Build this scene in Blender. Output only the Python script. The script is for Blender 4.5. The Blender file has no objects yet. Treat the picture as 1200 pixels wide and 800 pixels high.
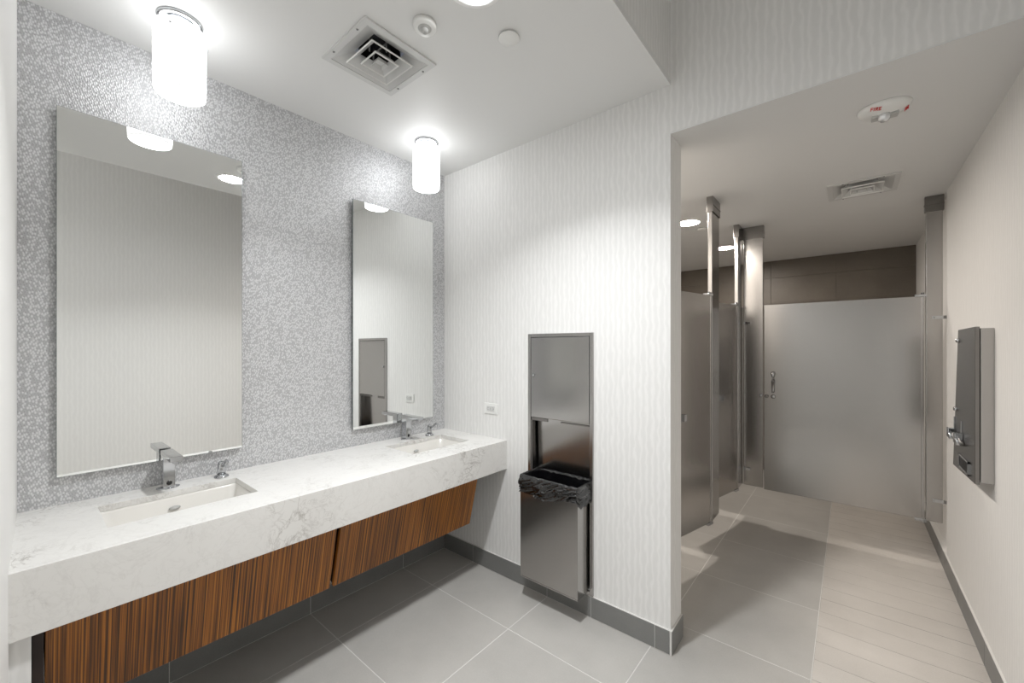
import bpy, bmesh, math, random
from mathutils import Vector, Matrix, noise
random.seed(4)
C = bpy.context.scene.collection
S = bpy.context.scene
# ---------------------------------------------------------------- camera, world, exposure
cam_d = bpy.data.cameras.new('camera'); cam = bpy.data.objects.new('camera', cam_d); C.objects.link(cam)
cam_d.sensor_fit = 'HORIZONTAL'; cam_d.sensor_width = 36.0
cam_d.lens = 36.0 * 476.76 / 1200.0
cam_d.shift_y = 7.0 / 1200.0
cam_d.clip_start = 0.02
cam.location = (0, 0, 1.47)
cam.rotation_euler = (math.radians(90), 0, math.radians(39.713))
S.camera = cam
S.view_settings.view_transform = 'Standard'; S.view_settings.look = 'None'
S.view_settings.gamma = 1; S.view_settings.use_curve_mapping = False
S.view_settings.exposure = 0.15
w = bpy.data.worlds.new('world'); S.world = w; w.use_nodes = True
w.node_tree.nodes['Background'].inputs[0].default_value = (0.8, 0.85, 1, 1)
w.node_tree.nodes['Background'].inputs[1].default_value = 0.3
PENDANT_SIDE, PENDANT_BOTTOM = 4.6, 7.0
DOWN_MAIN, DOWN_STALL, FILL_HIGH = 90.0, 300.0, 14.0
SPOT_MAIN = 20.0
CYC = S.cycles
CYC.max_bounces = 12; CYC.diffuse_bounces = 8; CYC.glossy_bounces = 8

# ---------------------------------------------------------------- dimensions
XL = -2.30      # vanity wall
B = 1.987       # back wall face
BT = 2.145      # back wall rear face
X1 = -0.662     # end of back wall, edge of main ceiling
W = 0.488       # right wall
W2 = 0.508      # right wall beyond the step
HC = 2.73       # main ceiling
HS = 2.495      # stall ceiling
YE = 5.70       # end wall
HT = 3.6        # raised ceiling
YR = -1.5       # rear wall
BH = 0.115      # baseboard height

# ---------------------------------------------------------------- helpers
def srgb(r, g, b):
    f = lambda c: c / 12.92 if c <= 0.04045 else ((c + 0.055) / 1.055) ** 2.4
    return (f(r), f(g), f(b), 1)

def box(bm, a, b, bev=0.0, M=None):
    x0, y0, z0 = a; x1, y1, z1 = b
    t = bmesh.new()
    vs = [t.verts.new(p) for p in ((x0,y0,z0),(x1,y0,z0),(x1,y1,z0),(x0,y1,z0),(x0,y0,z1),(x1,y0,z1),(x1,y1,z1),(x0,y1,z1))]
    for f in ((0,3,2,1),(4,5,6,7),(0,1,5,4),(1,2,6,5),(2,3,7,6),(3,0,4,7)):
        t.faces.new([vs[i] for i in f])
    if bev > 0:
        bmesh.ops.bevel(t, geom=list(t.edges), offset=bev, segments=2, affect='EDGES', profile=0.6)
    if M is not None: bmesh.ops.transform(t, matrix=M, verts=t.verts)
    m = bpy.data.meshes.new('tmp'); t.to_mesh(m); t.free()
    bm.from_mesh(m); bpy.data.meshes.remove(m)

def hexa(bm, pts):      # eight points: bottom four then top four, both counter-clockwise
    vs = [bm.verts.new(p) for p in pts]
    for f in ((0,3,2,1),(4,5,6,7),(0,1,5,4),(1,2,6,5),(2,3,7,6),(3,0,4,7)):
        bm.faces.new([vs[i] for i in f])

def lathe(bm, prof, n=32, M=None, cap0=True, cap1=True):   # prof: (r, z)
    t = bmesh.new(); rings = []
    for r, z in prof:
        rings.append([t.verts.new((r*math.cos(2*math.pi*i/n), r*math.sin(2*math.pi*i/n), z)) for i in range(n)])
    for a, b in zip(rings, rings[1:]):
        for i in range(n):
            f = t.faces.new((a[i], a[(i+1) % n], b[(i+1) % n], b[i])); f.smooth = True
    if cap0: t.faces.new(rings[0][::-1])
    if cap1: t.faces.new(rings[-1])
    bmesh.ops.recalc_face_normals(t, faces=t.faces)
    if M is not None: bmesh.ops.transform(t, matrix=M, verts=t.verts)
    m = bpy.data.meshes.new('tmp'); t.to_mesh(m); t.free()
    bm.from_mesh(m); bpy.data.meshes.remove(m)

def tube(bm, pts, rad, n=12):
    pts = [Vector(p) for p in pts]
    rads = rad if isinstance(rad, (list, tuple)) else [rad]*len(pts)
    rings = []
    for i, p in enumerate(pts):
        d = (pts[min(i+1, len(pts)-1)] - pts[max(i-1, 0)]).normalized()
        u = d.cross(Vector((0,0,1)));
        if u.length < 1e-3: u = Vector((1,0,0))
        u.normalize(); v = d.cross(u)
        rings.append([bm.verts.new(p + (u*math.cos(2*math.pi*k/n) + v*math.sin(2*math.pi*k/n))*rads[i]) for k in range(n)])
    for a, b in zip(rings, rings[1:]):
        for k in range(n):
            f = bm.faces.new((a[k], a[(k+1)%n], b[(k+1)%n], b[k])); f.smooth = True
    bm.faces.new(rings[0][::-1]); bm.faces.new(rings[-1])

def T(x=0, y=0, z=0): return Matrix.Translation((x, y, z))
def RX(a): return Matrix.Rotation(math.radians(a), 4, 'X')
def RY(a): return Matrix.Rotation(math.radians(a), 4, 'Y')
def RZ(a): return Matrix.Rotation(math.radians(a), 4, 'Z')

def obj(name, bm, mat, parent=None, loc=None, recalc=True):
    if recalc: bmesh.ops.recalc_face_normals(bm, faces=bm.faces)
    me = bpy.data.meshes.new(name); bm.to_mesh(me); bm.free()
    me.materials.append(mat)
    o = bpy.data.objects.new(name, me); C.objects.link(o)
    if parent is not None: o.parent = parent
    if loc is not None: o.location = loc
    return o

def bobj(name, a, b, mat, parent=None, bev=0.0, loc=None):
    bm = bmesh.new(); box(bm, a, b, bev); return obj(name, bm, mat, parent, loc)

def thing(name, label, cat, loc=(0,0,0), rz=0.0, group=None):
    o = bpy.data.objects.new(name, None); C.objects.link(o)
    o.location = loc; o.rotation_euler = (0, 0, rz); o.empty_display_size = 0.05
    o['label'] = label; o['category'] = cat
    if group: o['group'] = group
    return o

def tag(o, label, cat, group=None):
    o['label'] = label; o['category'] = cat
    if group: o['group'] = group
    return o

def struct(o, label=None):
    o['kind'] = 'structure'
    if label: o['label'] = label
    return o

def copy_tree(o, parent=None):
    c = o.copy(); C.objects.link(c)
    if parent is not None: c.parent = parent
    for ch in list(o.children): copy_tree(ch, c)
    return c

# ---------------------------------------------------------------- materials
class NT:
    def __init__(s, name):
        s.m = bpy.data.materials.new(name); s.m.use_nodes = True
        s.t = s.m.node_tree; s.n = s.t.nodes; s.l = s.t.links
        s.b = s.n['Principled BSDF']
    def node(s, typ, **kw):
        x = s.n.new(typ)
        for k, v in kw.items(): setattr(x, k, v)
        return x
    def link(s, a, b): s.l.new(a, b)
    def math(s, op, a, b=None, c=None):
        x = s.node('ShaderNodeMath', operation=op)
        for i, v in enumerate((a, b, c)):
            if v is None: continue
            if isinstance(v, (int, float)): x.inputs[i].default_value = v
            else: s.link(v, x.inputs[i])
        return x.outputs[0]
    def coord(s): return s.node('ShaderNodeTexCoord').outputs['Object']
    def mapping(s, v, scale=(1,1,1), rot=(0,0,0)):
        x = s.node('ShaderNodeMapping'); x.inputs['Scale'].default_value = scale; x.inputs['Rotation'].default_value = rot
        s.link(v, x.inputs[0]); return x.outputs[0]
    def noise(s, v, scale, detail=3, rough=0.5, dist=0.0):
        x = s.node('ShaderNodeTexNoise'); x.inputs['Scale'].default_value = scale; x.inputs['Detail'].default_value = detail
        x.inputs['Roughness'].default_value = rough; x.inputs['Distortion'].default_value = dist
        s.link(v, x.inputs['Vector']); return x.outputs['Fac']
    def ramp(s, f, stops):
        x = s.node('ShaderNodeValToRGB'); e = x.color_ramp.elements
        while len(e) < len(stops): e.new(0.5)
        for el, (p, c) in zip(e, stops): el.position = p; el.color = c
        s.link(f, x.inputs[0]); return x.outputs[0]
    def bump(s, h, strength, dist=0.001):
        x = s.node('ShaderNodeBump'); x.inputs['Strength'].default_value = strength; x.inputs['Distance'].default_value = dist
        s.link(h, x.inputs['Height']); s.link(x.outputs[0], s.b.inputs['Normal'])

def plain(name, col, rough=0.5, metal=0.0, emit=None, es=0.0, coat=0.0, spec=None):
    m = NT(name); m.b.inputs['Base Color'].default_value = col
    m.b.inputs['Roughness'].default_value = rough; m.b.inputs['Metallic'].default_value = metal
    m.b.inputs['Coat Weight'].default_value = coat
    if spec is not None: m.b.inputs['Specular IOR Level'].default_value = spec
    if emit: m.b.inputs['Emission Color'].default_value = emit; m.b.inputs['Emission Strength'].default_value = es
    return m.m

def wallpaper(name, lo, hi, period=0.030, bump=0.5):
    m = NT(name); v = m.coord()
    s = m.node('ShaderNodeSeparateXYZ'); m.link(v, s.inputs[0])
    u = m.math('ADD', s.outputs[0], s.outputs[1])
    c = m.node('ShaderNodeCombineXYZ'); m.link(m.math('MULTIPLY', u, 34.0), c.inputs[0]); m.link(m.math('MULTIPLY', s.outputs[2], 13.0), c.inputs[1])
    n = m.noise(c.outputs[0], 1.0, 2, 0.45)
    d = m.math('MULTIPLY', m.math('SUBTRACT', n, 0.5), 0.036)
    ph = m.math('MULTIPLY', m.math('ADD', u, d), 2*math.pi/period)
    r = m.math('POWER', m.math('MULTIPLY_ADD', m.math('SINE', ph), 0.5, 0.5), 2.0)
    m.link(m.ramp(r, [(0.0, lo), (1.0, hi)]), m.b.inputs['Base Color'])
    m.b.inputs['Roughness'].default_value = 0.6
    m.bump(r, bump, 0.0015)
    return m.m

def mosaic():
    m = NT('silver_wallcovering'); v = m.coord()
    s = m.node('ShaderNodeSeparateXYZ'); m.link(v, s.inputs[0])
    c = m.node('ShaderNodeCombineXYZ'); m.link(s.outputs[1], c.inputs[0]); m.link(s.outputs[2], c.inputs[1])
    mp = m.mapping(c.outputs[0], (155, 92, 1), (0, 0, math.radians(-28)))
    vo = m.node('ShaderNodeTexVoronoi'); vo.voronoi_dimensions = '2D'; vo.inputs['Scale'].default_value = 1.0
    vo.inputs['Randomness'].default_value = 0.75
    m.link(mp, vo.inputs['Vector'])
    d = vo.outputs['Distance']
    hs = m.ramp(d, [(0.15, (0, 0, 0, 1)), (0.62, (1, 1, 1, 1))])
    big = m.noise(mp, 0.12, 2)
    col = m.ramp(hs, [(0.0, srgb(0.87, 0.87, 0.875)), (0.5, srgb(0.81, 0.81, 0.815)), (1.0, srgb(0.70, 0.703, 0.71))])
    rc = m.node('ShaderNodeSeparateXYZ'); m.link(vo.outputs['Color'], rc.inputs[0])
    dk = m.ramp(rc.outputs[0], [(0.30, (1, 1, 1, 1)), (0.36, (0, 0, 0, 1))])
    dk = m.math('MULTIPLY', dk, m.math('SUBTRACT', 1.0, hs))
    mx = m.node('ShaderNodeMix', data_type='RGBA'); m.link(dk, mx.inputs[0]); m.link(col, mx.inputs[6]); mx.inputs[7].default_value = srgb(0.655, 0.655, 0.665)
    m.link(mx.outputs[2], m.b.inputs['Base Color'])
    m.b.inputs['Metallic'].default_value = 0.35; m.b.inputs['Roughness'].default_value = 0.36
    m.bump(m.math('SUBTRACT', 1.0, hs), 0.5, 0.0015)
    return m.m

def steel(name, base=(0.56, 0.545, 0.53, 1), rough=0.27, vertical=True, aniso=0.35):
    m = NT(name); v = m.coord()
    mp = m.mapping(v, (700, 700, 5) if vertical else (5, 5, 700))
    n = m.noise(mp, 1.0, 1, 0.4)
    m.b.inputs['Base Color'].default_value = base; m.b.inputs['Metallic'].default_value = 1.0
    r = m.math('MULTIPLY_ADD', n, 0.04, rough - 0.02); m.link(r, m.b.inputs['Roughness'])
    return m.m

def tile_mat(name, c0, c1, rough=0.42):
    m = NT(name); v = m.coord()
    n1 = m.noise(v, 3.0, 5, 0.6); n2 = m.noise(v, 160.0, 3, 0.6)
    f = m.math('ADD', m.math('MULTIPLY', n1, 0.65), m.math('MULTIPLY', n2, 0.35))
    oi = m.node('ShaderNodeObjectInfo')
    f = m.math('ADD', f, m.math('MULTIPLY_ADD', oi.outputs['Random'], 0.10, -0.05))
    m.link(m.ramp(f, [(0.3, c0), (0.7, c1)]), m.b.inputs['Base Color'])
    m.b.inputs['Roughness'].default_value = rough
    m.bump(n2, 0.08, 0.0005)
    return m.m

def quartz():
    m = NT('marbled_quartz'); v = m.coord()
    a = m.noise(v, 5.5, 6, 0.62, 1.4); b = m.noise(v, 2.2, 4, 0.6, 0.8); c = m.noise(v, 14.0, 6, 0.62, 1.2)
    vein = m.math('ABSOLUTE', m.math('SUBTRACT', a, 0.5))
    vein = m.ramp(vein, [(0.0, (1, 1, 1, 1)), (0.028, (0, 0, 0, 1))])
    v2 = m.ramp(m.math('ABSOLUTE', m.math('SUBTRACT', c, 0.5)), [(0.0, (1, 1, 1, 1)), (0.03, (0, 0, 0, 1))])
    mask = m.ramp(b, [(0.45, (0, 0, 0, 1)), (0.62, (1, 1, 1, 1))])
    k = m.math('MULTIPLY', m.math('ADD', m.math('MULTIPLY', vein, 0.6), m.math('MULTIPLY', v2, 0.55)), m.math('MULTIPLY_ADD', mask, 0.75, 0.12))
    k = m.math('ADD', k, m.math('MULTIPLY', m.noise(v, 3.0, 3), 0.22))
    m.link(m.ramp(k, [(0.05, srgb(0.885, 0.88, 0.868)), (1.0, srgb(0.60, 0.58, 0.555))]), m.b.inputs['Base Color'])
    m.b.inputs['Roughness'].default_value = 0.28
    return m.m

def zebrano():
    m = NT('striped_veneer'); v = m.coord()
    mp = m.mapping(v, (1, 150, 0.6)); a = m.noise(mp, 1.0, 3, 0.6, 0.15)
    mp2 = m.mapping(v, (1, 420, 3)); b = m.noise(mp2, 1.0, 3, 0.6)
    mp3 = m.mapping(v, (1, 9, 2.0)); c = m.noise(mp3, 1.0, 2)
    f = m.math('ADD', m.math('ADD', m.math('MULTIPLY', a, 0.62), m.math('MULTIPLY', b, 0.25)), m.math('MULTIPLY', c, 0.12))
    m.link(m.ramp(f, [(0.39, srgb(0.17, 0.115, 0.05)), (0.46, srgb(0.37, 0.215, 0.065)), (0.53, srgb(0.60, 0.365, 0.10)), (0.62, srgb(0.76, 0.50, 0.17))]), m.b.inputs['Base Color'])
    m.b.inputs['Roughness'].default_value = 0.38
    return m.m

M_paint = plain('ceiling_paint', srgb(0.865, 0.865, 0.86), 0.55)
M_paint2 = plain('wall_paint', srgb(0.90, 0.895, 0.885), 0.55)
M_paper = wallpaper('wave_wallpaper', srgb(0.868, 0.866, 0.858), srgb(0.90, 0.897, 0.89), bump=0.18)
M_paper_r = wallpaper('wave_wallpaper_right', srgb(0.875, 0.87, 0.86), srgb(0.895, 0.89, 0.88), bump=0.1)
M_mosaic = mosaic()
M_steel = steel('brushed_steel', (0.44, 0.43, 0.42, 1), 0.19)
M_steel_h = steel('brushed_steel_panel', (0.44, 0.425, 0.41, 1), 0.20)
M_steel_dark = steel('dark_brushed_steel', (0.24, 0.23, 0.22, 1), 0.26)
M_chrome = plain('chrome', (0.52, 0.53, 0.545, 1), 0.08, 1.0)
M_mirror = plain('mirror_glass', (0.86, 0.87, 0.86, 1), 0.0, 1.0)
M_mirror_edge = plain('mirror_edge', (0.22, 0.26, 0.26, 1), 0.2, 0.3)
M_tile = tile_mat('grey_porcelain', srgb(0.655, 0.645, 0.628), srgb(0.72, 0.71, 0.692))
M_plank = tile_mat('pale_porcelain', srgb(0.72, 0.70, 0.675), srgb(0.79, 0.77, 0.745))
M_base = tile_mat('baseboard_porcelain', srgb(0.44, 0.44, 0.435), srgb(0.51, 0.51, 0.50))
M_brown = tile_mat('brown_wall_tile', srgb(0.36, 0.33, 0.295), srgb(0.43, 0.40, 0.36))
M_grout = plain('pale_grout', srgb(0.82, 0.815, 0.80), 0.9)
M_grout_d = plain('brown_grout', srgb(0.40, 0.37, 0.33), 0.9)
M_quartz = quartz()
M_wood = zebrano()
M_wood_dark = plain('dark_board', srgb(0.13, 0.07, 0.045), 0.6)
M_china = plain('vitreous_china', srgb(0.88, 0.87, 0.85), 0.10, coat=0.5)
M_black = plain('black_void', (0.006, 0.006, 0.006, 1), 0.5)
M_bag = plain('black_polythene', (0.004, 0.004, 0.0045, 1), 0.07, coat=0.3, spec=0.9)
M_white = plain('white_plastic', srgb(0.90, 0.90, 0.89), 0.35)
M_whitem = plain('white_enamel', srgb(0.80, 0.80, 0.795), 0.4)
M_grey = plain('grey_plastic', srgb(0.72, 0.72, 0.71), 0.4)
M_slot = plain('slot_dark', srgb(0.18, 0.18, 0.18), 0.6)
M_red = plain('red_print', srgb(0.80, 0.10, 0.08), 0.5)
M_duct = plain('galvanised_duct', (0.25, 0.25, 0.25, 1), 0.5, 0.8)
M_lens = plain('strobe_lens', (0.75, 0.76, 0.77, 1), 0.08, 0.6, coat=1.0)
M_shade = plain('lit_opal_glass', (0.9, 0.9, 0.9, 1), 0.3, emit=(0.97, 0.985, 1.0, 1), es=PENDANT_SIDE)
_t = M_shade.node_tree; _c = _t.nodes.new('ShaderNodeTexCoord'); _s = _t.nodes.new('ShaderNodeSeparateXYZ'); _r = _t.nodes.new('ShaderNodeMapRange')
_t.links.new(_c.outputs['Object'], _s.inputs[0]); _t.links.new(_s.outputs[2], _r.inputs[0]); _t.links.new(_r.outputs[0], _t.nodes['Principled BSDF'].inputs['Emission Strength'])
_r.inputs['From Min'].default_value = -0.284; _r.inputs['From Max'].default_value = -0.235; _r.inputs['To Min'].default_value = 0.45; _r.inputs['To Max'].default_value = PENDANT_SIDE  # glow drops towards the lower edge: an inner shadow painted into the emission
M_shade_b = plain('lit_opal_diffuser', (0.9, 0.9, 0.9, 1), 0.3, emit=(0.97, 0.985, 1.0, 1), es=PENDANT_BOTTOM)
M_down = plain('lit_downlight_lens', (0.9, 0.9, 0.9, 1), 0.3, emit=(0.96, 0.98, 1.0, 1), es=DOWN_MAIN)
M_fill_h = plain('lit_high_fill', (0.9, 0.9, 0.9, 1), 0.3, emit=(0.97, 0.98, 1.0, 1), es=FILL_HIGH)  # glow of the added fill lights in the raised ceiling
M_down_s = plain('lit_stall_lens', (0.9, 0.9, 0.9, 1), 0.3, emit=(1.0, 0.92, 0.84, 1), es=DOWN_STALL)

# ---------------------------------------------------------------- shell
def holed(bm, x0, x1, y0, y1, z0, z1, holes):    # slab in xy with rectangular holes
    xs = sorted({x0, x1, *[v for h in holes for v in (h[0], h[1])]})
    ys = sorted({y0, y1, *[v for h in holes for v in (h[2], h[3])]})
    for a, b in zip(xs, xs[1:]):
        for c, d in zip(ys, ys[1:]):
            mx, my = (a+b)/2, (c+d)/2
            if any(h[0] < mx < h[1] and h[2] < my < h[3] for h in holes): continue
            box(bm, (a, c, z0), (b, d, z1))

VENT = [(-1.587, 1.003, HC), (0.060, 3.435, HS)]
vh = 0.152
# floor: grout bed with tiles on it
fl = struct(bobj('floor', (-2.4, YR-0.1, -0.06), (0.62, YE+0.1, -0.0008), M_grout))
TX = [-2.62, -1.99, -1.374, -0.755, -0.132]
TY = [1.017 + 0.606*k for k in range(-5, 9)]
g = 0.0021
def pc(name, a, b, mat, parent, bev=0.0012):
    o = bobj(name, a, b, mat, parent, bev); return o
for xa, xb in zip(TX, TX[1:]):
    for ya, yb in zip(TY, TY[1:]):
        a0, a1 = max(xa, XL), xb; b0, b1 = max(ya, YR), min(yb, YE)
        if a1 - a0 < 0.05 or b1 - b0 < 0.05: continue
        if xb < -1.0 and b0 > 2.3: pass
        dz = random.uniform(-0.0003, 0.0003)
        pc('floor_tile', (a0+g, b0+g, -0.010), (a1-g, b1-g, dz), M_tile, fl)
PH = 0.1515
M_grout_p = plain('plank_grout', srgb(0.50, 0.485, 0.465), 0.9)
bobj('plank_bed', (-0.1305, YR, -0.012), (W2, YE, -0.0004), M_grout_p, fl)
k = 0; yy = 2.237 - PH*24
while yy < YE:
    a0, a1 = max(yy, YR), min(yy+PH, YE)
    if a1 - a0 > 0.02:
        pc('floor_plank', (-0.132+g, a0+0.0012, -0.010), (W2-0.001, a1-0.0012, random.uniform(-0.0003, 0.0003)), M_plank, fl, 0.0008)
    yy += PH

wl = struct(bobj('wall_left', (XL-0.1, -0.2, 0), (XL, BT-0.02, HT), M_mosaic), 'silver grey mottled wallcovering behind the mirrors')
struct(bobj('wall_stall_left', (XL-0.1, BT-0.02, 0), (XL, YE+0.1, HT), M_paint2))
# back wall with a niche for the towel unit, and the header over the opening
NX0, NX1, NZ0, NZ1 = -1.494, -1.091, 0.135, 1.535
bm = bmesh.new()
box(bm, (XL, B, 0), (NX0, BT, HC+0.9)); box(bm, (NX1, B, 0), (X1, BT, HC+0.9))
box(bm, (NX0, B, 0), (NX1, BT, NZ0)); box(bm, (NX0, B, NZ1), (NX1, BT, HC+0.9)); box(bm, (NX0, BT-0.02, NZ0), (NX1, BT, NZ1))
box(bm, (X1, B, HS+0.006), (W2+0.1, BT, HT))
struct(obj('wall_back', bm, M_paper), 'white wave-patterned wall around the opening')
struct(bobj('trim_1', (X1, B+0.001, HS), (W2, BT, HS+0.006), M_paint))
struct(bobj('wall_right', (W, YR, 0), (W+0.12, 3.87, HT), M_paper_r))
struct(bobj('wall_stall_right', (W2, 3.87, 0), (W2+0.1, YE+0.1, HS+0.1), M_paint2))
# near side wall at the left edge of the frame, very slightly skewed
bm = bmesh.new()
p0, p1, p2, p3 = (XL, -0.012), (-0.98, -0.037), (-0.98, -0.2), (XL, -0.2)
hexa(bm, [(p3[0],p3[1],0),(p2[0],p2[1],0),(p1[0],p1[1],0),(p0[0],p0[1],0),(p3[0],p3[1],HT),(p2[0],p2[1],HT),(p1[0],p1[1],HT),(p0[0],p0[1],HT)])
struct(obj('wall_near', bm, M_paint2))
struct(bobj('wall_near_return', (-1.08, YR, 0), (-0.98, -0.2, HT), M_paint2))
struct(bobj('wall_rear', (-1.08, YR-0.1, 0), (W+0.12, YR, HT), M_paper))
ew = struct(bobj('wall_end', (XL-0.1, YE, 0), (W2+0.1, YE+0.1, HS+0.1), M_grout_d))
cx = [-2.30, -1.937, -1.329, -0.722, -0.115, W2]
cz = [0.0, 0.49, 0.79, 1.09, 1.39, 1.69, 1.99, 2.29, HS]
for a, b in zip(cx, cx[1:]):
    for c, d in zip(cz, cz[1:]):
        pc('wall_tile', (a+0.0012, YE-0.010, c+0.0012), (b-0.0012, YE+0.001, d-0.0012), M_brown, ew, 0.0008)

bm = bmesh.new(); v = VENT[0]
holed(bm, XL-0.1, X1, YR, B, HC, HC+0.03, [(v[0]-vh, v[0]+vh, v[1]-vh, v[1]+vh)])
struct(obj('ceiling_main', bm, M_paint))
bm = bmesh.new(); v = VENT[1]
holed(bm, XL, W2, BT, YE, HS, HS+0.03, [(v[0]-vh, v[0]+vh, v[1]-vh, v[1]+vh)])
struct(obj('ceiling_stall', bm, M_paint))
struct(bobj('ceiling_raised', (X1-0.1, YR-0.1, HT), (W+0.12, BT, HT+0.05), M_paint))
struct(bobj('wall_bulkhead', (X1-0.1, YR, HC+0.03), (X1, B, HT), M_paper))

# baseboards: a grout bed carrying tile pieces
def baseboard(name, axis, face, sgn, cuts, h=BH, th=0.011, parent_label=None):
    bm = bmesh.new()
    a, b = cuts[0], cuts[-1]
    if axis == 'y': box(bm, (min(face, face+sgn*(th-0.002)), a, 0), (max(face, face+sgn*(th-0.002)), b, h))
    else: box(bm, (a, min(face, face+sgn*(th-0.002)), 0), (b, max(face, face+sgn*(th-0.002)), h))
    base = struct(obj(name, bm, M_grout))
    for c, d in zip(cuts, cuts[1:]):
        bb = bmesh.new()
        lo, hi = min(face+sgn*0.003, face+sgn*th), max(face+sgn*0.003, face+sgn*th)
        if axis == 'y': box(bb, (lo, c+g*0.7, 0.003), (hi, d-g*0.7, h-0.0015), 0.0008)
        else: box(bb, (c+g*0.7, lo, 0.003), (d-g*0.7, hi, h-0.0015), 0.0008)
        obj('baseboard_tile', bb, M_base, base)
    return base
baseboard('baseboard_left', 'y', XL, 1, [-0.01, 0.411, 1.017, 1.623, B-0.011])
baseboard('baseboard_back', 'x', B, -1, [XL+0.011, -1.99, -1.374, -1.085, -0.735, X1])
baseboard('baseboard_jamb', 'y', X1, 1, [B-0.011, BT])
baseboard('baseboard_right', 'y', W, -1, [YR] + [1.017+0.606*k for k in range(-4, 5)] + [3.87])
baseboard('baseboard_stall_right', 'y', W2, -1, [3.87, 4.05, 4.65, 5.25, YE-0.012], th=0.031)

# ---------------------------------------------------------------- vanity counter
CZ = 0.875; CF = -1.695; AB = 0.692
SINKS = [(-2.160, -1.885, 0.180, 0.625), (-2.150, -1.875, 1.395, 1.830)]
bm = bmesh.new()
holed(bm, XL, CF-0.02, -0.026, B, CZ-0.022, CZ, SINKS)
box(bm, (CF-0.02, -0.026, AB), (CF, B, CZ), 0.0015)
box(bm, (XL, -0.020, CZ-0.05), (XL+0.02, B, CZ-0.022))
tag(obj('vanity_counter', bm, M_quartz), 'long white marbled quartz counter with a deep apron along the silver wall', 'counter')

def sink(s, label):
    x0, x1, y0, y1 = s; e = 0.006
    xm, ym = (x0+x1)/2, (y0+y1)/2
    t = thing('undermount_sink', label, 'sink', (xm, ym, CZ-0.14), 0, 'sinks set in the quartz counter')
    hx, hy = (x1-x0)/2, (y1-y0)/2
    bm = bmesh.new()
    def ring(sx, sy, z, r):
        out = []
        for (qx, qy, a0) in ((1,1,0),(-1,1,90),(-1,-1,180),(1,-1,270)):
            for k in range(6):
                a = math.radians(a0 + 90*k/5)
                out.append(bm.verts.new((qx*(sx-r)+r*math.cos(a), qy*(sy-r)+r*math.sin(a), z)))
        return out
    R = [ring(hx+0.020, hy+0.020, 0.1175, 0.02), ring(hx+e*0.3, hy+e*0.3, 0.1175, 0.018), ring(hx-0.002, hy-0.002, 0.109, 0.03), ring(hx-0.014, hy-0.018, 0.03, 0.035),
         ring(hx-0.030, hy-0.036, 0.004, 0.04), ring(hx-0.075, hy-0.10, -0.001, 0.03), ring(0.022, 0.022, -0.004, 0.0215)]
    R2 = [ring(0.03, 0.03, -0.016, 0.0215), ring(hx-0.02, hy-0.02, -0.010, 0.04), ring(hx+0.010, hy+0.010, 0.03, 0.035), ring(hx+0.020, hy+0.020, 0.110, 0.02)]
    seq = R + R2 + [R[0]]
    for a, b in zip(seq, seq[1:]):
        n = len(a)
        for i in range(n):
            f = bm.faces.new((a[i], a[(i+1)%n], b[(i+1)%n], b[i])); f.smooth = True
    obj('basin', bm, M_china, t)
    bm = bmesh.new(); lathe(bm, [(0.021, -0.004), (0.021, 0.001), (0.016, 0.002), (0.014, -0.001)], 24)
    obj('drain', bm, M_chrome, t)
    bm = bmesh.new(); lathe(bm, [(0.004, 0), (0.013, 0), (0.015, 0.0025), (0.0, 0.003)], 20, T(-hx+0.011, 0, 0.072) @ RY(80) @ Matrix.Diagonal((0.6, 1.3, 1, 1)), True, True)
    obj('overflow', bm, M_grey, t)
    return t
sink(SINKS[0], 'white rectangular undermount sink in the near end of the counter')
sink(SINKS[1], 'white rectangular undermount sink in the far end of the counter by the corner')

# wood panels, leaning back towards the wall at the bottom
def wpanel(y0, y1, label):
    t = thing('wood_panel', label, 'panel', (-1.73, (y0+y1)/2, AB), 0, 'striped wood panels under the counter')
    L = (y1-y0)/2; dx = -0.072; H = 0.305; th = 0.019
    bm = bmesh.new()
    hexa(bm, [(dx-th, -L, -H), (dx, -L, -H), (dx, L, -H), (dx-th, L, -H), (-th, -L, -0.001), (0, -L, -0.001), (0, L, -0.001), (-th, L, -0.001)])
    bmesh.ops.bevel(bm, geom=list(bm.edges), offset=0.0012, segments=1, affect='EDGES')
    obj('veneer_face', bm, M_wood, t)
    for yy in (-L+0.004, L-0.024):
        bm = bmesh.new()
        hexa(bm, [(-0.33, yy, -0.20), (dx-th, yy, -H+0.005), (dx-th, yy+0.02, -H+0.005), (-0.33, yy+0.02, -0.20),
                  (-0.33, yy, -0.001), (-th, yy, -0.001), (-th, yy+0.02, -0.001), (-0.33, yy+0.02, -0.001)])
        obj('backing_board', bm, M_wood_dark, t)
    return t
wpanel(0.041, 0.884, 'dark striped wood panel under the counter, nearer the camera')
wpanel(0.902, 1.762, 'dark striped wood panel under the counter, nearer the back wall corner')
tag(bobj('side_support', (XL+0.012, -0.026, 0.002), (-1.722, 0.016, AB-0.001), M_paper), 'pale support panel under the near left end of the counter', 'support')
tag(bobj('end_board', (-2.06, 0.0175, 0.36), (-1.735, 0.0385, AB-0.001), M_wood_dark), 'dark brown end board between the pale support and the near wood panel', 'board')

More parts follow.
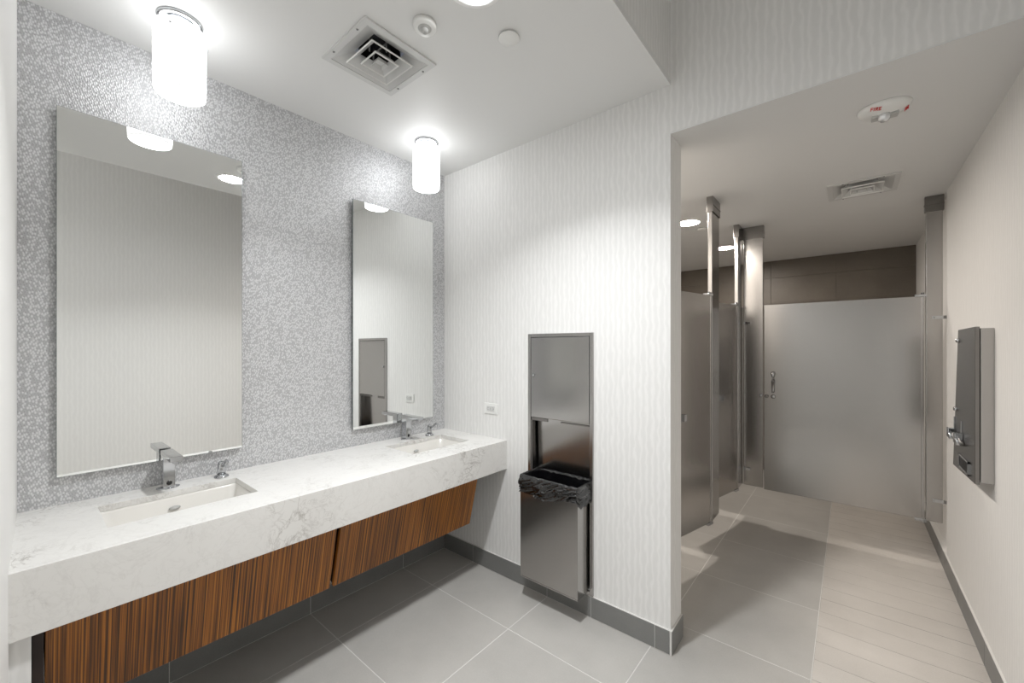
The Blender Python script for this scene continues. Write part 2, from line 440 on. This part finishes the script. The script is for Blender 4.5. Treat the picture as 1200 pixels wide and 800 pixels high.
# ---------------------------------------------------------------- faucets and soap pumps
def faucet(x, y, label, cp=None):
    t = thing('faucet', label, 'faucet', (x, y, CZ), 0, 'chrome sensor faucets on the counter')
    bm = bmesh.new(); lathe(bm, [(0.020, 0), (0.021, 0.004), (0.018, 0.006)], 32, Matrix.Diagonal((1.35, 1.9, 1, 1)))
    obj('base_plate', bm, M_chrome, t)
    bm = bmesh.new(); box(bm, (-0.026, -0.020, 0.004), (0.024, 0.020, 0.141), 0.003)
    obj('body', bm, M_chrome, t)
    bm = bmesh.new(); box(bm, (-0.027, -0.021, 0), (0.150, 0.021, 0.021), 0.003, T(0, 0, 0.137) @ RY(0.5))
    obj('spout', bm, M_chrome, t)
    bm = bmesh.new(); lathe(bm, [(0.009, 0), (0.010, 0.002), (0.010, 0.012)], 20, T(0.133, 0, 0.127) @ RY(0.5))
    obj('aerator', bm, M_chrome, t)
    bm = bmesh.new(); lathe(bm, [(0.010, 0), (0.008, 0.003), (0.0005, 0.0035)], 20, T(0.0235, 0, 0.026) @ RY(90))
    obj('sensor_eye', bm, M_black, t)
    return t
faucet(-2.228, 0.396, 'chrome square sensor faucet at the near sink')
faucet(-2.222, 1.600, 'chrome square sensor faucet at the far sink')

def soap(x, y, label):
    t = thing('soap_dispenser', label, 'soap dispenser', (x, y, CZ), 0, 'chrome soap pumps on the counter'); t.scale = (1.2, 1.2, 1.15)
    bm = bmesh.new(); lathe(bm, [(0.024, 0), (0.024, 0.004), (0.018, 0.010), (0.014, 0.012)], 28)
    obj('collar', bm, M_chrome, t)
    bm = bmesh.new(); lathe(bm, [(0.014, 0.010), (0.0135, 0.036), (0.0125, 0.056), (0.008, 0.062), (0.001, 0.063)], 28)
    obj('pump_head', bm, M_chrome, t)
    bm = bmesh.new(); tube(bm, [(0.006, 0, 0.044), (0.030, 0, 0.058), (0.058, 0, 0.076), (0.068, 0, 0.075), (0.073, 0, 0.062)], [0.006, 0.006, 0.0055, 0.0055, 0.005], 14)
    obj('nozzle', bm, M_chrome, t)
    return t
soap(-2.225, 0.586, 'small chrome soap pump right of the near faucet')
soap(-2.190, 1.762, 'small chrome soap pump beside the far faucet near the corner')

# ---------------------------------------------------------------- mirrors
def mirror(y0, y1, z0, z1, label, lean):
    t = thing('wall_mirror', label, 'mirror', (XL, (y0+y1)/2, z0), 0, 'frameless mirrors on the silver wall')
    L = (y1-y0)/2; H = z1-z0
    t.rotation_euler = (0, math.radians(-lean), 0)
    bobj('standoff', (0.011, -L+0.05, 0.05), (0.020, L-0.05, H-0.05), M_slot, t)
    bobj('glass_edge', (0.020, -L, 0), (0.0262, L, H), M_mirror_edge, t)
    bobj('glass', (0.0262, -L+0.0012, 0.0012), (0.0270, L-0.0012, H-0.0012), M_mirror, t)
    return t
mirror(0.081, 0.684, 0.984, 2.375, 'tall frameless mirror above the near sink', 0.08)
mirror(1.257, 1.862, 0.978, 2.355, 'tall frameless mirror above the far sink', 0.0)

# ---------------------------------------------------------------- pendants
def pendant(x, y, label):
    t = thing('ceiling_lamp', label, 'lamp', (x, y, HC), 0, 'cylinder lamps over the sinks')
    bm = bmesh.new(); lathe(bm, [(0.071, 0), (0.071, -0.010), (0.066, -0.014), (0.055, -0.015)], 48)
    obj('canopy', bm, M_chrome, t)
    bm = bmesh.new(); lathe(bm, [(0.048, -0.012), (0.048, -0.055), (0.05, -0.057)], 32)
    obj('socket_drum', bm, M_chrome, t)
    bm = bmesh.new(); r = 0.081
    lathe(bm, [(0.060, -0.034), (r-0.010, -0.034), (r-0.002, -0.038), (r, -0.045), (r, -0.282), (r-0.004, -0.286)], 64, None, False, False)
    obj('glass_shade', bm, M_shade, t)
    bm = bmesh.new(); lathe(bm, [(r-0.004, -0.286), (r-0.006, -0.2875), (0.002, -0.2875)], 64, None, False, True)
    obj('bottom_diffuser', bm, M_shade_b, t)
    for a in (10, 130, 250):
        bm = bmesh.new(); lathe(bm, [(0.003, 0), (0.003, 0.006), (0.0045, 0.007), (0.0045, 0.011)], 12, RZ(a-40) @ T(r-0.003, 0, -0.068) @ RY(90))
        obj('thumb_screw', bm, M_chrome, t)
    return t
pendant(-1.99, 0.390, 'lit white cylinder ceiling lamp over the near sink')
pendant(-2.00, 1.585, 'lit white cylinder ceiling lamp over the far sink')

# ---------------------------------------------------------------- recessed downlights and added fill lights
def downlight(x, y, z, label, mat, r=0.09, spot=0):
    t = thing('recessed_downlight', label, 'ceiling light', (x, y, z), 0, 'round recessed ceiling lights')
    bm = bmesh.new(); lathe(bm, [(r-0.012, -0.001), (r-0.010, -0.006), (r+0.012, -0.004), (r+0.016, 0.0)], 48, None, False, False)
    obj('trim_ring', bm, M_white, t)
    bm = bmesh.new(); lathe(bm, [(r-0.012, -0.0015), (0.002, -0.0015)], 48, None, False, True)
    obj('lens', bm, mat, t)
    if spot:      # the lamp's own downward beam
        ld = bpy.data.lights.new('downlight_beam', 'AREA'); ld.shape = 'DISK'; ld.size = 2*(r-0.014)
        ld.energy = spot; ld.spread = math.radians(125); ld.color = (0.97, 0.985, 1.0)
        lo = bpy.data.objects.new('downlight_beam', ld); C.objects.link(lo); lo.parent = t; lo.location = (0, 0, -0.004)
    return t
downlight(-1.00, 1.000, HC, 'round recessed light at the top edge of the main ceiling', M_down, spot=SPOT_MAIN)
downlight(-0.82, -0.55, HC, 'added round fill light in the main ceiling beside the raised part, out of view', M_down, spot=SPOT_MAIN*0.4)  # added behind the camera to brighten the right wall and planks
downlight(-1.02, 2.62, HS, 'round recessed light in the stall hidden behind the wall end', M_down_s)
downlight(-1.02, 3.50, HS, 'round recessed light seen left of the first stall post', M_down_s)
downlight(-0.99, 4.62, HS, 'round recessed light seen between the two stall posts', M_down_s)

downlight(-0.10, 0.30, HT, 'added unseen fill light in the raised ceiling over the middle of the entry', M_fill_h)  # added fill, unseen, to flatten the room light
downlight(-0.10, -0.90, HT, 'added unseen fill light in the raised ceiling by the rear wall', M_fill_h)  # second added fill, also unseen

# ---------------------------------------------------------------- ceiling diffusers
def frustum(bm, a0, z0, a1, z1, th=0.0012):    # square funnel, half-size a0 at z0 (low) to a1 at z1
    def sq(a, z): return [bm.verts.new((sx*a, sy*a, z)) for sx, sy in ((-1,-1),(1,-1),(1,1),(-1,1))]
    A = sq(a0, z0); Bq = sq(a1, z1); Bo = sq(a1+th, z1+th); Ao = sq(a0+th, z0+th)
    for p, q in ((A, Bq), (Bq, Bo), (Bo, Ao), (Ao, A)):
        for i in range(4): bm.faces.new((p[i], p[(i+1)%4], q[(i+1)%4], q[i]))
def diffuser(v, label):
    t = thing('air_diffuser', label, 'vent', v, 0, 'square ceiling air diffusers')
    bm = bmesh.new(); A = 0.173
    frustum(bm, 0.145, -0.006, 0.075, 0.034)
    holed(bm, -A, A, -A, A, -0.008, -0.0005, [(-0.146, 0.146, -0.146, 0.146)])
    obj('frame', bm, M_whitem, t)
    bm = bmesh.new(); frustum(bm, 0.097, -0.016, 0.062, 0.016); lv = obj('louver', bm, M_whitem, t)
    bm = bmesh.new(); frustum(bm, 0.099, -0.021, 0.097, -0.016, 0.003); obj('lip', bm, M_white, lv)
    bm = bmesh.new(); frustum(bm, 0.054, -0.018, 0.034, 0.006); lv = obj('louver', bm, M_whitem, t)
    bm = bmesh.new(); frustum(bm, 0.056, -0.024, 0.054, -0.018, 0.003); obj('lip', bm, M_white, lv)
    bm = bmesh.new(); frustum(bm, 0.025, -0.024, 0.018, -0.006); box(bm, (-0.019, -0.019, -0.008), (0.019, 0.019, -0.005)); obj('louver', bm, M_whitem, t)
    bm = bmesh.new(); lathe(bm, [(0.088, 0.033), (0.088, 0.16)], 32, None, False, True); obj('duct', bm, M_black, t)
    bm = bmesh.new()
    for s in (-1, 1):
        tube(bm, [(s*0.05, 0, 0.012), (s*0.05, 0, 0.10)], 0.004); tube(bm, [(0, s*0.05, 0.012), (0, s*0.05, 0.10)], 0.004)
    tube(bm, [(-0.1, 0, 0.05), (0.1, 0, 0.05)], 0.003)
    obj('support_rod', bm, M_duct, t)
    for sx, sy in ((-1, -0.55), (-1, 0.55), (1, -0.55), (1, 0.55)):
        bm = bmesh.new(); lathe(bm, [(0.005, 0), (0.004, -0.0025), (0.001, -0.003)], 12, T(sy*A, sx*(A-0.013), -0.008)); obj('screw', bm, M_duct, t)
    return t
diffuser(VENT[0], 'square white air diffuser in the main ceiling between the lamps')
diffuser(VENT[1], 'square white air diffuser in the stall corridor ceiling')

t = thing('occupancy_sensor', 'round white occupancy sensor on the main ceiling above the diffuser', 'sensor', (-1.272, 1.000, HC))
bm = bmesh.new(); lathe(bm, [(0.045, 0), (0.045, -0.018), (0.042, -0.022), (0.028, -0.022)], 40); obj('housing', bm, M_white, t)
bm = bmesh.new(); lathe(bm, [(0.026, -0.022), (0.025, -0.023), (0.017, -0.023), (0.016, -0.026)], 32); obj('inner_ring', bm, M_grey, t)
bm = bmesh.new(); lathe(bm, [(0.015, -0.024), (0.014, -0.032), (0.009, -0.038), (0.001, -0.036)], 32); obj('lens', bm, M_grey, t)
bm = bmesh.new(); lathe(bm, [(0.034, 0), (0.034, -0.004), (0.042, -0.006), (0.042, -0.010), (0.040, -0.012), (0.001, -0.012)], 40)
o = tag(obj('sprinkler_cover', bm, M_white, None, (-1.064, 1.262, HC)), 'flat round cover plate on the main ceiling right of the sensor', 'cover plate', 'round ceiling cover plates')
bm = bmesh.new(); lathe(bm, [(0.034, 0), (0.034, -0.004), (0.042, -0.006), (0.042, -0.010), (0.040, -0.012), (0.001, -0.012)], 40)
o = tag(obj('sprinkler_cover', bm, M_white, None, (-0.975, 3.74, HS)), 'flat round cover plate on the stall ceiling left of the first post', 'cover plate', 'round ceiling cover plates')

# fire strobe
t = thing('fire_strobe', 'white oval ceiling fire alarm strobe with red FIRE lettering', 'fire alarm', (0.112, 2.352, HS), math.radians(4))
prof = [(0.088, 0), (0.088, -0.006), (0.083, -0.016), (0.068, -0.026), (0.045, -0.033), (0.020, -0.036), (0.001, -0.037)]
bm = bmesh.new(); lathe(bm, prof, 48, Matrix.Diagonal((1.0, 0.86, 1, 1))); obj('housing', bm, M_white, t)
bm = bmesh.new(); box(bm, (-0.040, -0.018, -0.044), (0.046, 0.024, -0.030), 0.004); obj('reflector_tray', bm, M_grey, t)
bm = bmesh.new(); lathe(bm, [(0.021, -0.030), (0.0225, -0.044), (0.019, -0.056), (0.011, -0.063), (0.001, -0.065)], 28, T(0.0, -0.006, 0)); obj('strobe_lens', bm, M_lens, t)
def letter(bm, strokes, ox, oy, s, M):
    for x0, y0, x1, y1 in strokes:
        a = Vector((x0, y0)); b = Vector((x1, y1)); d = (b-a).normalized(); n = Vector((-d.y, d.x))*0.095; d = d*0.095
        pts = [a-d-n, b+d-n, b+d+n, a-d+n]
        vs = [bm.verts.new(M @ Vector((ox+p.x*s, oy+p.y*s, z))) for z in (0, 0.0012) for p in pts]
        for f in ((0,3,2,1),(4,5,6,7),(0,1,5,4),(1,2,6,5),(2,3,7,6),(3,0,4,7)): bm.faces.new([vs[i] for i in f])
FIRE = {'F': [(0,0,0,1),(0,1,.5,1),(0,.5,.4,.5)], 'I': [(0,0,0,1)], 'R': [(0,0,0,1),(0,1,.45,1),(.45,1,.45,.52),(.45,.52,0,.5),(.2,.5,.5,0)], 'E': [(0,0,0,1),(0,1,.5,1),(0,.5,.4,.5),(0,0,.5,0)]}
def lettering(M):
    bm = bmesh.new(); x = -0.020
    for ch, wd in (('F', 0.0105), ('I', 0.0055), ('R', 0.0105), ('E', 0.0)):
        letter(bm, FIRE[ch], x, -0.007, 0.0125, M); x += wd
    return bm
# readable from below on the near sloping side and on the far-right side
def face_M(c, ex, up):
    ex = Vector(ex).normalized(); n = ex.cross(Vector(up)).normalized(); up = n.cross(ex)
    m = Matrix((ex, up, n)).transposed().to_4x4(); m.translation = Vector(c) + n*0.0022; return m
Mn = face_M((-0.028, -0.0575, -0.0222), (1, 0.03, -0.13), (0, -0.83, 0.55))
obj('lettering', lettering(Mn), M_red, t)
Mr = face_M((0.070, 0.004, -0.0245), (0.1, 1, 0), (0.80, 0, 0.55))
obj('lettering', lettering(Mr), M_red, t)

# ---------------------------------------------------------------- towel unit in the back wall
t = thing('towel_dispenser', 'tall recessed stainless paper towel unit in the white back wall', 'towel dispenser', (-1.2925, B, 0.115))
X = 0.2215; fw = 0.020; ZB, ZT = 0.003, 1.437
bm = bmesh.new()
for a, b in (((-X, -0.012, ZB), (-X+fw, 0.001, ZT)), ((X-fw, -0.012, ZB), (X, 0.001, ZT)), ((-X+fw, -0.012, ZT-fw), (X-fw, 0.001, ZT)), ((-X+fw, -0.012, ZB), (X-fw, 0.001, ZB+0.022))):
    box(bm, a, b, 0.002)
obj('frame', bm, M_steel, t)
# niche lining
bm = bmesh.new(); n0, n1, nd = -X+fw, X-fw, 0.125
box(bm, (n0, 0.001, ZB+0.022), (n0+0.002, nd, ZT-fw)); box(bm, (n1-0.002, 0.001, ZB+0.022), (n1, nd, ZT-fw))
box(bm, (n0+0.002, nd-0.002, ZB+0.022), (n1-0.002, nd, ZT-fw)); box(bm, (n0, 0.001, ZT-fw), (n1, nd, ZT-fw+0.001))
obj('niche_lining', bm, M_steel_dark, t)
bm = bmesh.new(); hexa(bm, [(n0+0.014, 0.058, 0.50), (n1-0.006, 0.058, 0.50), (n1-0.006, 0.064, 0.50), (n0+0.014, 0.064, 0.50), (n0+0.014, 0.046, 0.925), (n1-0.006, 0.046, 0.925), (n1-0.006, 0.052, 0.925), (n0+0.014, 0.052, 0.925)])
obj('chute_panel', bm, M_steel, t)
d = obj('door', (lambda b: (box(b, (n0+0.003, -0.012, 0.935), (n1-0.003, 0.006, ZT-fw-0.003), 0.0025), b)[1])(bmesh.new()), M_steel, t)
bm = bmesh.new(); lathe(bm, [(0.009, 0), (0.009, 0.004), (0.006, 0.007), (0.003, 0.007)], 20, T(n0+0.022, -0.012, 1.19) @ RX(90)); obj('lock', bm, M_chrome, d)
bm = bmesh.new(); box(bm, (n0+0.003, -0.004, 0.915), (n0+0.12, 0.004, 0.932), 0.001); box(bm, (n1-0.19, -0.008, 0.920), (n1-0.004, 0.004, 0.927), 0.001)
obj('towel_tray', bm, M_steel_dark, t)

t = thing('waste_bin', 'stainless steel bin hung in the lower half of the towel unit', 'waste bin', (-1.2925, B, 0.135))
bx, by0, by1, H = 0.192, -0.122, 0.055, 0.585
bm = bmesh.new()
holed(bm, -bx, bx, by0, by1, 0.004, H, [(-bx+0.003, bx-0.003, by0+0.003, by1-0.003)])
box(bm, (-bx, by0, 0), (bx, by1, 0.004))
obj('bin_body', bm, M_steel_h, t)
bm = bmesh.new(); box(bm, (-bx+0.01, by0-0.0015, 0.0), (bx-0.002, by0, 0.006)); obj('hem', bm, M_steel, t)

# liner: skirt folded over the rim
random.seed(9)
bm = bmesh.new(); NP = 220; NV = 44
per = []
def rectp(s, off):
    hw, y0, y1 = bx+off, by0-off, by1+off*0.3
    w_, h_ = 2*hw, y1-y0; L = 2*(w_+h_); q = s*L
    if q < w_: return (-hw+q, y0), (0, -1)
    q -= w_
    if q < h_: return (hw, y0+q), (1, 0)
    q -= h_
    if q < w_: return (hw-q, y1), (0, 1)
    q -= w_
    return (-hw, y1-q), (-1, 0)
rows = []
for j in range(NV):
    row = []
    for i in range(NP):
        s = i/NP
        (px_, py_), nn = rectp(s, 0.0)
        f = j/(NV-1)
        hem = 0.100 + 0.018*noise.noise(Vector((s*9, 2.3, 0)))
        if px_ > 0 and nn[1] < 0: hem -= 0.035*(px_/bx)
        if f < 0.45:      # inside, from deep up to the rim
            k = f/0.45; z = H + 0.006 - (1-k)*0.19; off = -0.006 - 0.010*math.sin(k*math.pi)*abs(noise.noise(Vector((s*30, k*2, 5))))*2 - (1-k)*0.012
        elif f < 0.55:
            k = (f-0.45)/0.10; z = H + 0.006 + 0.006*math.sin(k*math.pi); off = -0.006 + k*0.012
        else:
            k = (f-0.55)/0.45; z = H + 0.006 - k*hem
            q1 = noise.noise(Vector((s*11 + k*1.2, k*6.0+s*22, 1.7))); q2 = noise.noise(Vector((s*30, k*12 - s*30, 8.1)))
            fold = (0.5-abs(q1)*1.8)*0.022 + (0.4-abs(q2)*1.5)*0.006
            off = 0.007 + 0.006*math.sin(min(1, k*1.2)*math.pi) + max(-0.006, fold)*min(1, k*3)
        cxk = 1.0
        (px2, py2), _ = rectp(s, 0)
        P = Vector((px2 + nn[0]*off, py2 + nn[1]*off, z + 0.004*noise.noise(Vector((s*40, 0, 3)))))
        if nn[1] > 0: P.y = min(P.y, by1+0.008)
        if abs(P.x) > 0.199 and P.y > -0.012: P.x = math.copysign(0.199, P.x)
        row.append(bm.verts.new(P))
    rows.append(row)
for a, b in zip(rows, rows[1:]):
    for i in range(NP):
        f = bm.faces.new((a[i], a[(i+1)%NP], b[(i+1)%NP], b[i])); f.smooth = True
c = bm.verts.new((0, (by0+by1)/2, H-0.21))
for i in range(NP): bm.faces.new((rows[0][(i+1)%NP], rows[0][i], c)).smooth = True
tag(obj('bin_liner', bm, M_bag, None, (-1.2925, B, 0.135)), 'black plastic bag folded over the rim of the steel bin', 'bin bag')

# outlet
t = thing('wall_outlet', 'white horizontal duplex outlet on the back wall beside the counter', 'outlet', (-1.828, B, 1.066))
bobj('cover_plate', (-0.058, -0.006, -0.035), (0.058, 0, 0.035), M_white, t, 0.002)
f = bobj('receptacle', (-0.034, -0.009, -0.017), (0.034, -0.004, 0.017), M_whitem, t, 0.001)
for s in (-1, 1):
    bm = bmesh.new()
    for zz in (-0.006, 0.006): box(bm, (s*0.021-0.004, -0.0095, zz-0.001), (s*0.021+0.004, -0.0088, zz+0.001))
    lathe(bm, [(0.0022, 0), (0.0022, 0.0006)], 10, T(s*0.029, -0.009, 0) @ RX(90))
    obj('slot', bm, M_slot, f)
bobj('test_button', (-0.005, -0.0105, -0.008), (0.005, -0.0088, 0.008), M_grey, f, 0.0004)

# ---------------------------------------------------------------- stall partitions
random.seed(2)
SZ0, SZ1 = 0.293, 1.822
# each post runs from the ceiling shoe down to the panel bottoms
def post(name, x0, x1, y0, y1, label):
    mx, my = (x0+x1)/2, (y0+y1)/2
    t = thing('stall_post', label, 'post', (mx, my, SZ0), 0, 'ceiling-hung steel stall posts')
    hx, hy = (x1-x0)/2, (y1-y0)/2
    bobj('pilaster', (-hx, -hy, 0), (hx, hy, HS-SZ0-0.004), M_steel_h, t, 0.004)
    e = 0.006
    bm = bmesh.new(); box(bm, (-hx-e, -hy-e, HS-SZ0-0.105), (hx+e, hy+e, HS-SZ0), 0.002); box(bm, (-hx-e-0.002, -hy-e-0.002, HS-SZ0-0.060), (hx+e+0.002, hy+e+0.002, HS-SZ0-0.055))
    obj('ceiling_shoe', bm, M_steel_dark, t)
    return t
p1 = post('p1', -0.746, -0.716, 2.985, 3.170, 'first ceiling-hung steel stall post from the wall end')
p2 = post('p2', -0.746, -0.716, 3.815, 3.955, 'second narrow steel stall post, seen edge-on by the corner')
p3 = post('p3', -0.705, -0.560, 3.968, 3.998, 'steel stall post left of the wide closed door')
p4 = post('p4', 0.398, 0.478, 3.932, 3.962, 'steel stall post beside the right wall')
for z in (0.135, 1.368):
    bm = bmesh.new(); box(bm, (-0.010, -0.021, z), (0.068, -0.015, z+0.022), 0.001); lathe(bm, [(0.005, 0), (0.004, 0.003), (0.001, 0.004)], 12, T(0.0, -0.021, z+0.011) @ RX(90))
    obj('wall_bracket', bm, M_chrome, p4)
# clips joining the corner posts
for z in (0.13, 1.375):
    bm = bmesh.new(); box(bm, (-0.035, -0.030, z), (0.002, -0.0145, z+0.022), 0.001, T(-0.035, 0, 0)); tube(bm, [(-0.028, -0.014, z+0.011), (-0.028, -0.034, z+0.011)], 0.009)
    obj('corner_clip', bm, M_chrome, p3)

def door(hx, hy, ang, width, label, hinge_z=(0.02, 1.50)):
    # local +X runs from the hinge to the free edge
    t = thing('stall_door', label, 'door', (hx, hy, SZ0), ang, 'steel stall doors')
    bobj('leaf', (0.004, -0.013, 0), (width, 0.013, SZ1-SZ0), M_steel_h, t, 0.0035)
    bm = bmesh.new(); box(bm, (-0.004, -0.0155, 0.0), (0.012, 0.0155, SZ1-SZ0), 0.003); obj('edge_strip', bm, M_steel, t)
    for z in (-0.012, SZ1-SZ0-0.006):
        bm = bmesh.new(); box(bm, (-0.016, -0.020, z), (0.045, 0.020, z+0.018), 0.002); tube(bm, [(0.004, 0, z-0.010), (0.004, 0, z+0.030)], 0.009)
        obj('hinge', bm, M_chrome, t)
    return t
A = math.radians(-90-14)
d1 = door(-0.731, 2.965, A, 0.60, 'steel stall door ajar, just behind the white wall end')
bm = bmesh.new(); box(bm, (0.318, 0.012, 0.715), (0.345, 0.030, 0.760), 0.003); obj('bumper_latch', bm, M_chrome, d1)
A = math.radians(-90-13)
d2 = door(-0.731, 3.795, A, 0.585, 'steel stall door ajar between the first and second posts')
bm = bmesh.new(); box(bm, (0.255, 0.012, 0.755), (0.277, 0.032, 0.800), 0.003); obj('bumper_latch', bm, M_chrome, d2)
d3 = door(0.388, 3.950, math.pi, 0.938, 'wide closed steel stall door facing the corridor')
hd = []
bm = bmesh.new(); tube(bm, [(0.872, 0.012, 0.965), (0.872, 0.040, 0.968), (0.872, 0.050, 0.955), (0.872, 0.044, 0.90), (0.872, 0.036, 0.83), (0.872, 0.034, 0.808)], [0.012, 0.013, 0.013, 0.011, 0.009, 0.008], 14); obj('pull_handle', bm, M_chrome, d3)
bm = bmesh.new(); lathe(bm, [(0.017, 0), (0.017, 0.006), (0.012, 0.016), (0.004, 0.018)], 24, T(0.872, 0.013, 0.775) @ RX(-90)); obj('latch_knob', bm, M_chrome, d3)
bm = bmesh.new(); lathe(bm, [(0.014, 0), (0.014, 0.006), (0.009, 0.010)], 20, T(0.918, 0.013, 0.775) @ RX(-90)); obj('keeper', bm, M_steel_dark, d3)
bm = bmesh.new(); lathe(bm, [(0.014, 0), (0.014, 0.006), (0.009, 0.010)], 20, T(0.058, -0.015, 0.775) @ RX(90)); obj('latch_stop', bm, M_chrome, p3)
# dividing panels between the stalls
for y, lab, x1 in ((3.078, 'steel divider panel behind the first stall post', -0.748), (3.983, 'steel divider panel behind the corner stall post', -0.710)):
    tag(bobj('stall_divider', (XL+0.001, y-0.012, SZ0), (x1, y+0.012, SZ1), M_steel_h, None, 0.003), lab, 'partition', 'steel stall dividers')

# ---------------------------------------------------------------- vending unit on the right wall
t = thing('sanitary_dispenser', 'stainless sanitary napkin dispenser on the right wall', 'dispenser', (W, 2.718, 0.86))
XF = 0.429 - W
bobj('cabinet', (-0.042, 0, 0.008), (-0.0005, 0.36, 0.696), M_steel, t, 0.002)
bm = bmesh.new()
hexa(bm, [(XF, -0.001, 0.0), (XF+0.015, -0.001, 0.0), (XF+0.015, 0.50, -0.022), (XF, 0.50, -0.022),
          (XF, -0.001, 0.703), (XF+0.015, -0.001, 0.703), (XF+0.015, 0.365, 0.700), (XF, 0.365, 0.700)])
bmesh.ops.bevel(bm, geom=list(bm.edges), offset=0.0015, segments=1, affect='EDGES')
d = obj('front_door', bm, M_steel_dark, t)
for yy, zz in ((0.34, 0.645), (0.40, 0.290)):
    bm = bmesh.new(); lathe(bm, [(0.012, 0), (0.012, 0.005), (0.008, 0.012), (0.002, 0.013)], 20, T(XF, yy, zz) @ RY(-90)); obj('lock', bm, M_chrome, d)
for yy in (0.435, 0.26):
    bm = bmesh.new(); box(bm, (XF-0.030, yy-0.022, 0.135), (XF, yy+0.022, 0.185), 0.003); box(bm, (XF-0.006, yy-0.004, 0.185), (XF, yy+0.004, 0.245), 0.001)
    tube(bm, [(XF, yy-0.045, 0.14), (XF-0.022, yy-0.045, 0.14), (XF-0.026, yy-0.045, 0.165)], 0.012)
    obj('coin_mechanism', bm, M_chrome, t)
bm = bmesh.new(); yA, yB, z0, z1 = 0.10, 0.32, 0.010, 0.075
for a, b in (((yA, z0), (yB, z0+0.008)), ((yA, z1-0.008), (yB, z1)), ((yA, z0), (yA+0.012, z1)), ((yB-0.012, z0), (yB, z1))):
    box(bm, (XF-0.006, a[0], a[1]), (XF, b[0], b[1]))
obj('chute_frame', bm, M_chrome, t)
bobj('chute_opening', (XF-0.0015, yA+0.012, z0+0.008), (XF-0.0001, yB-0.012, z1-0.008), M_black, t)
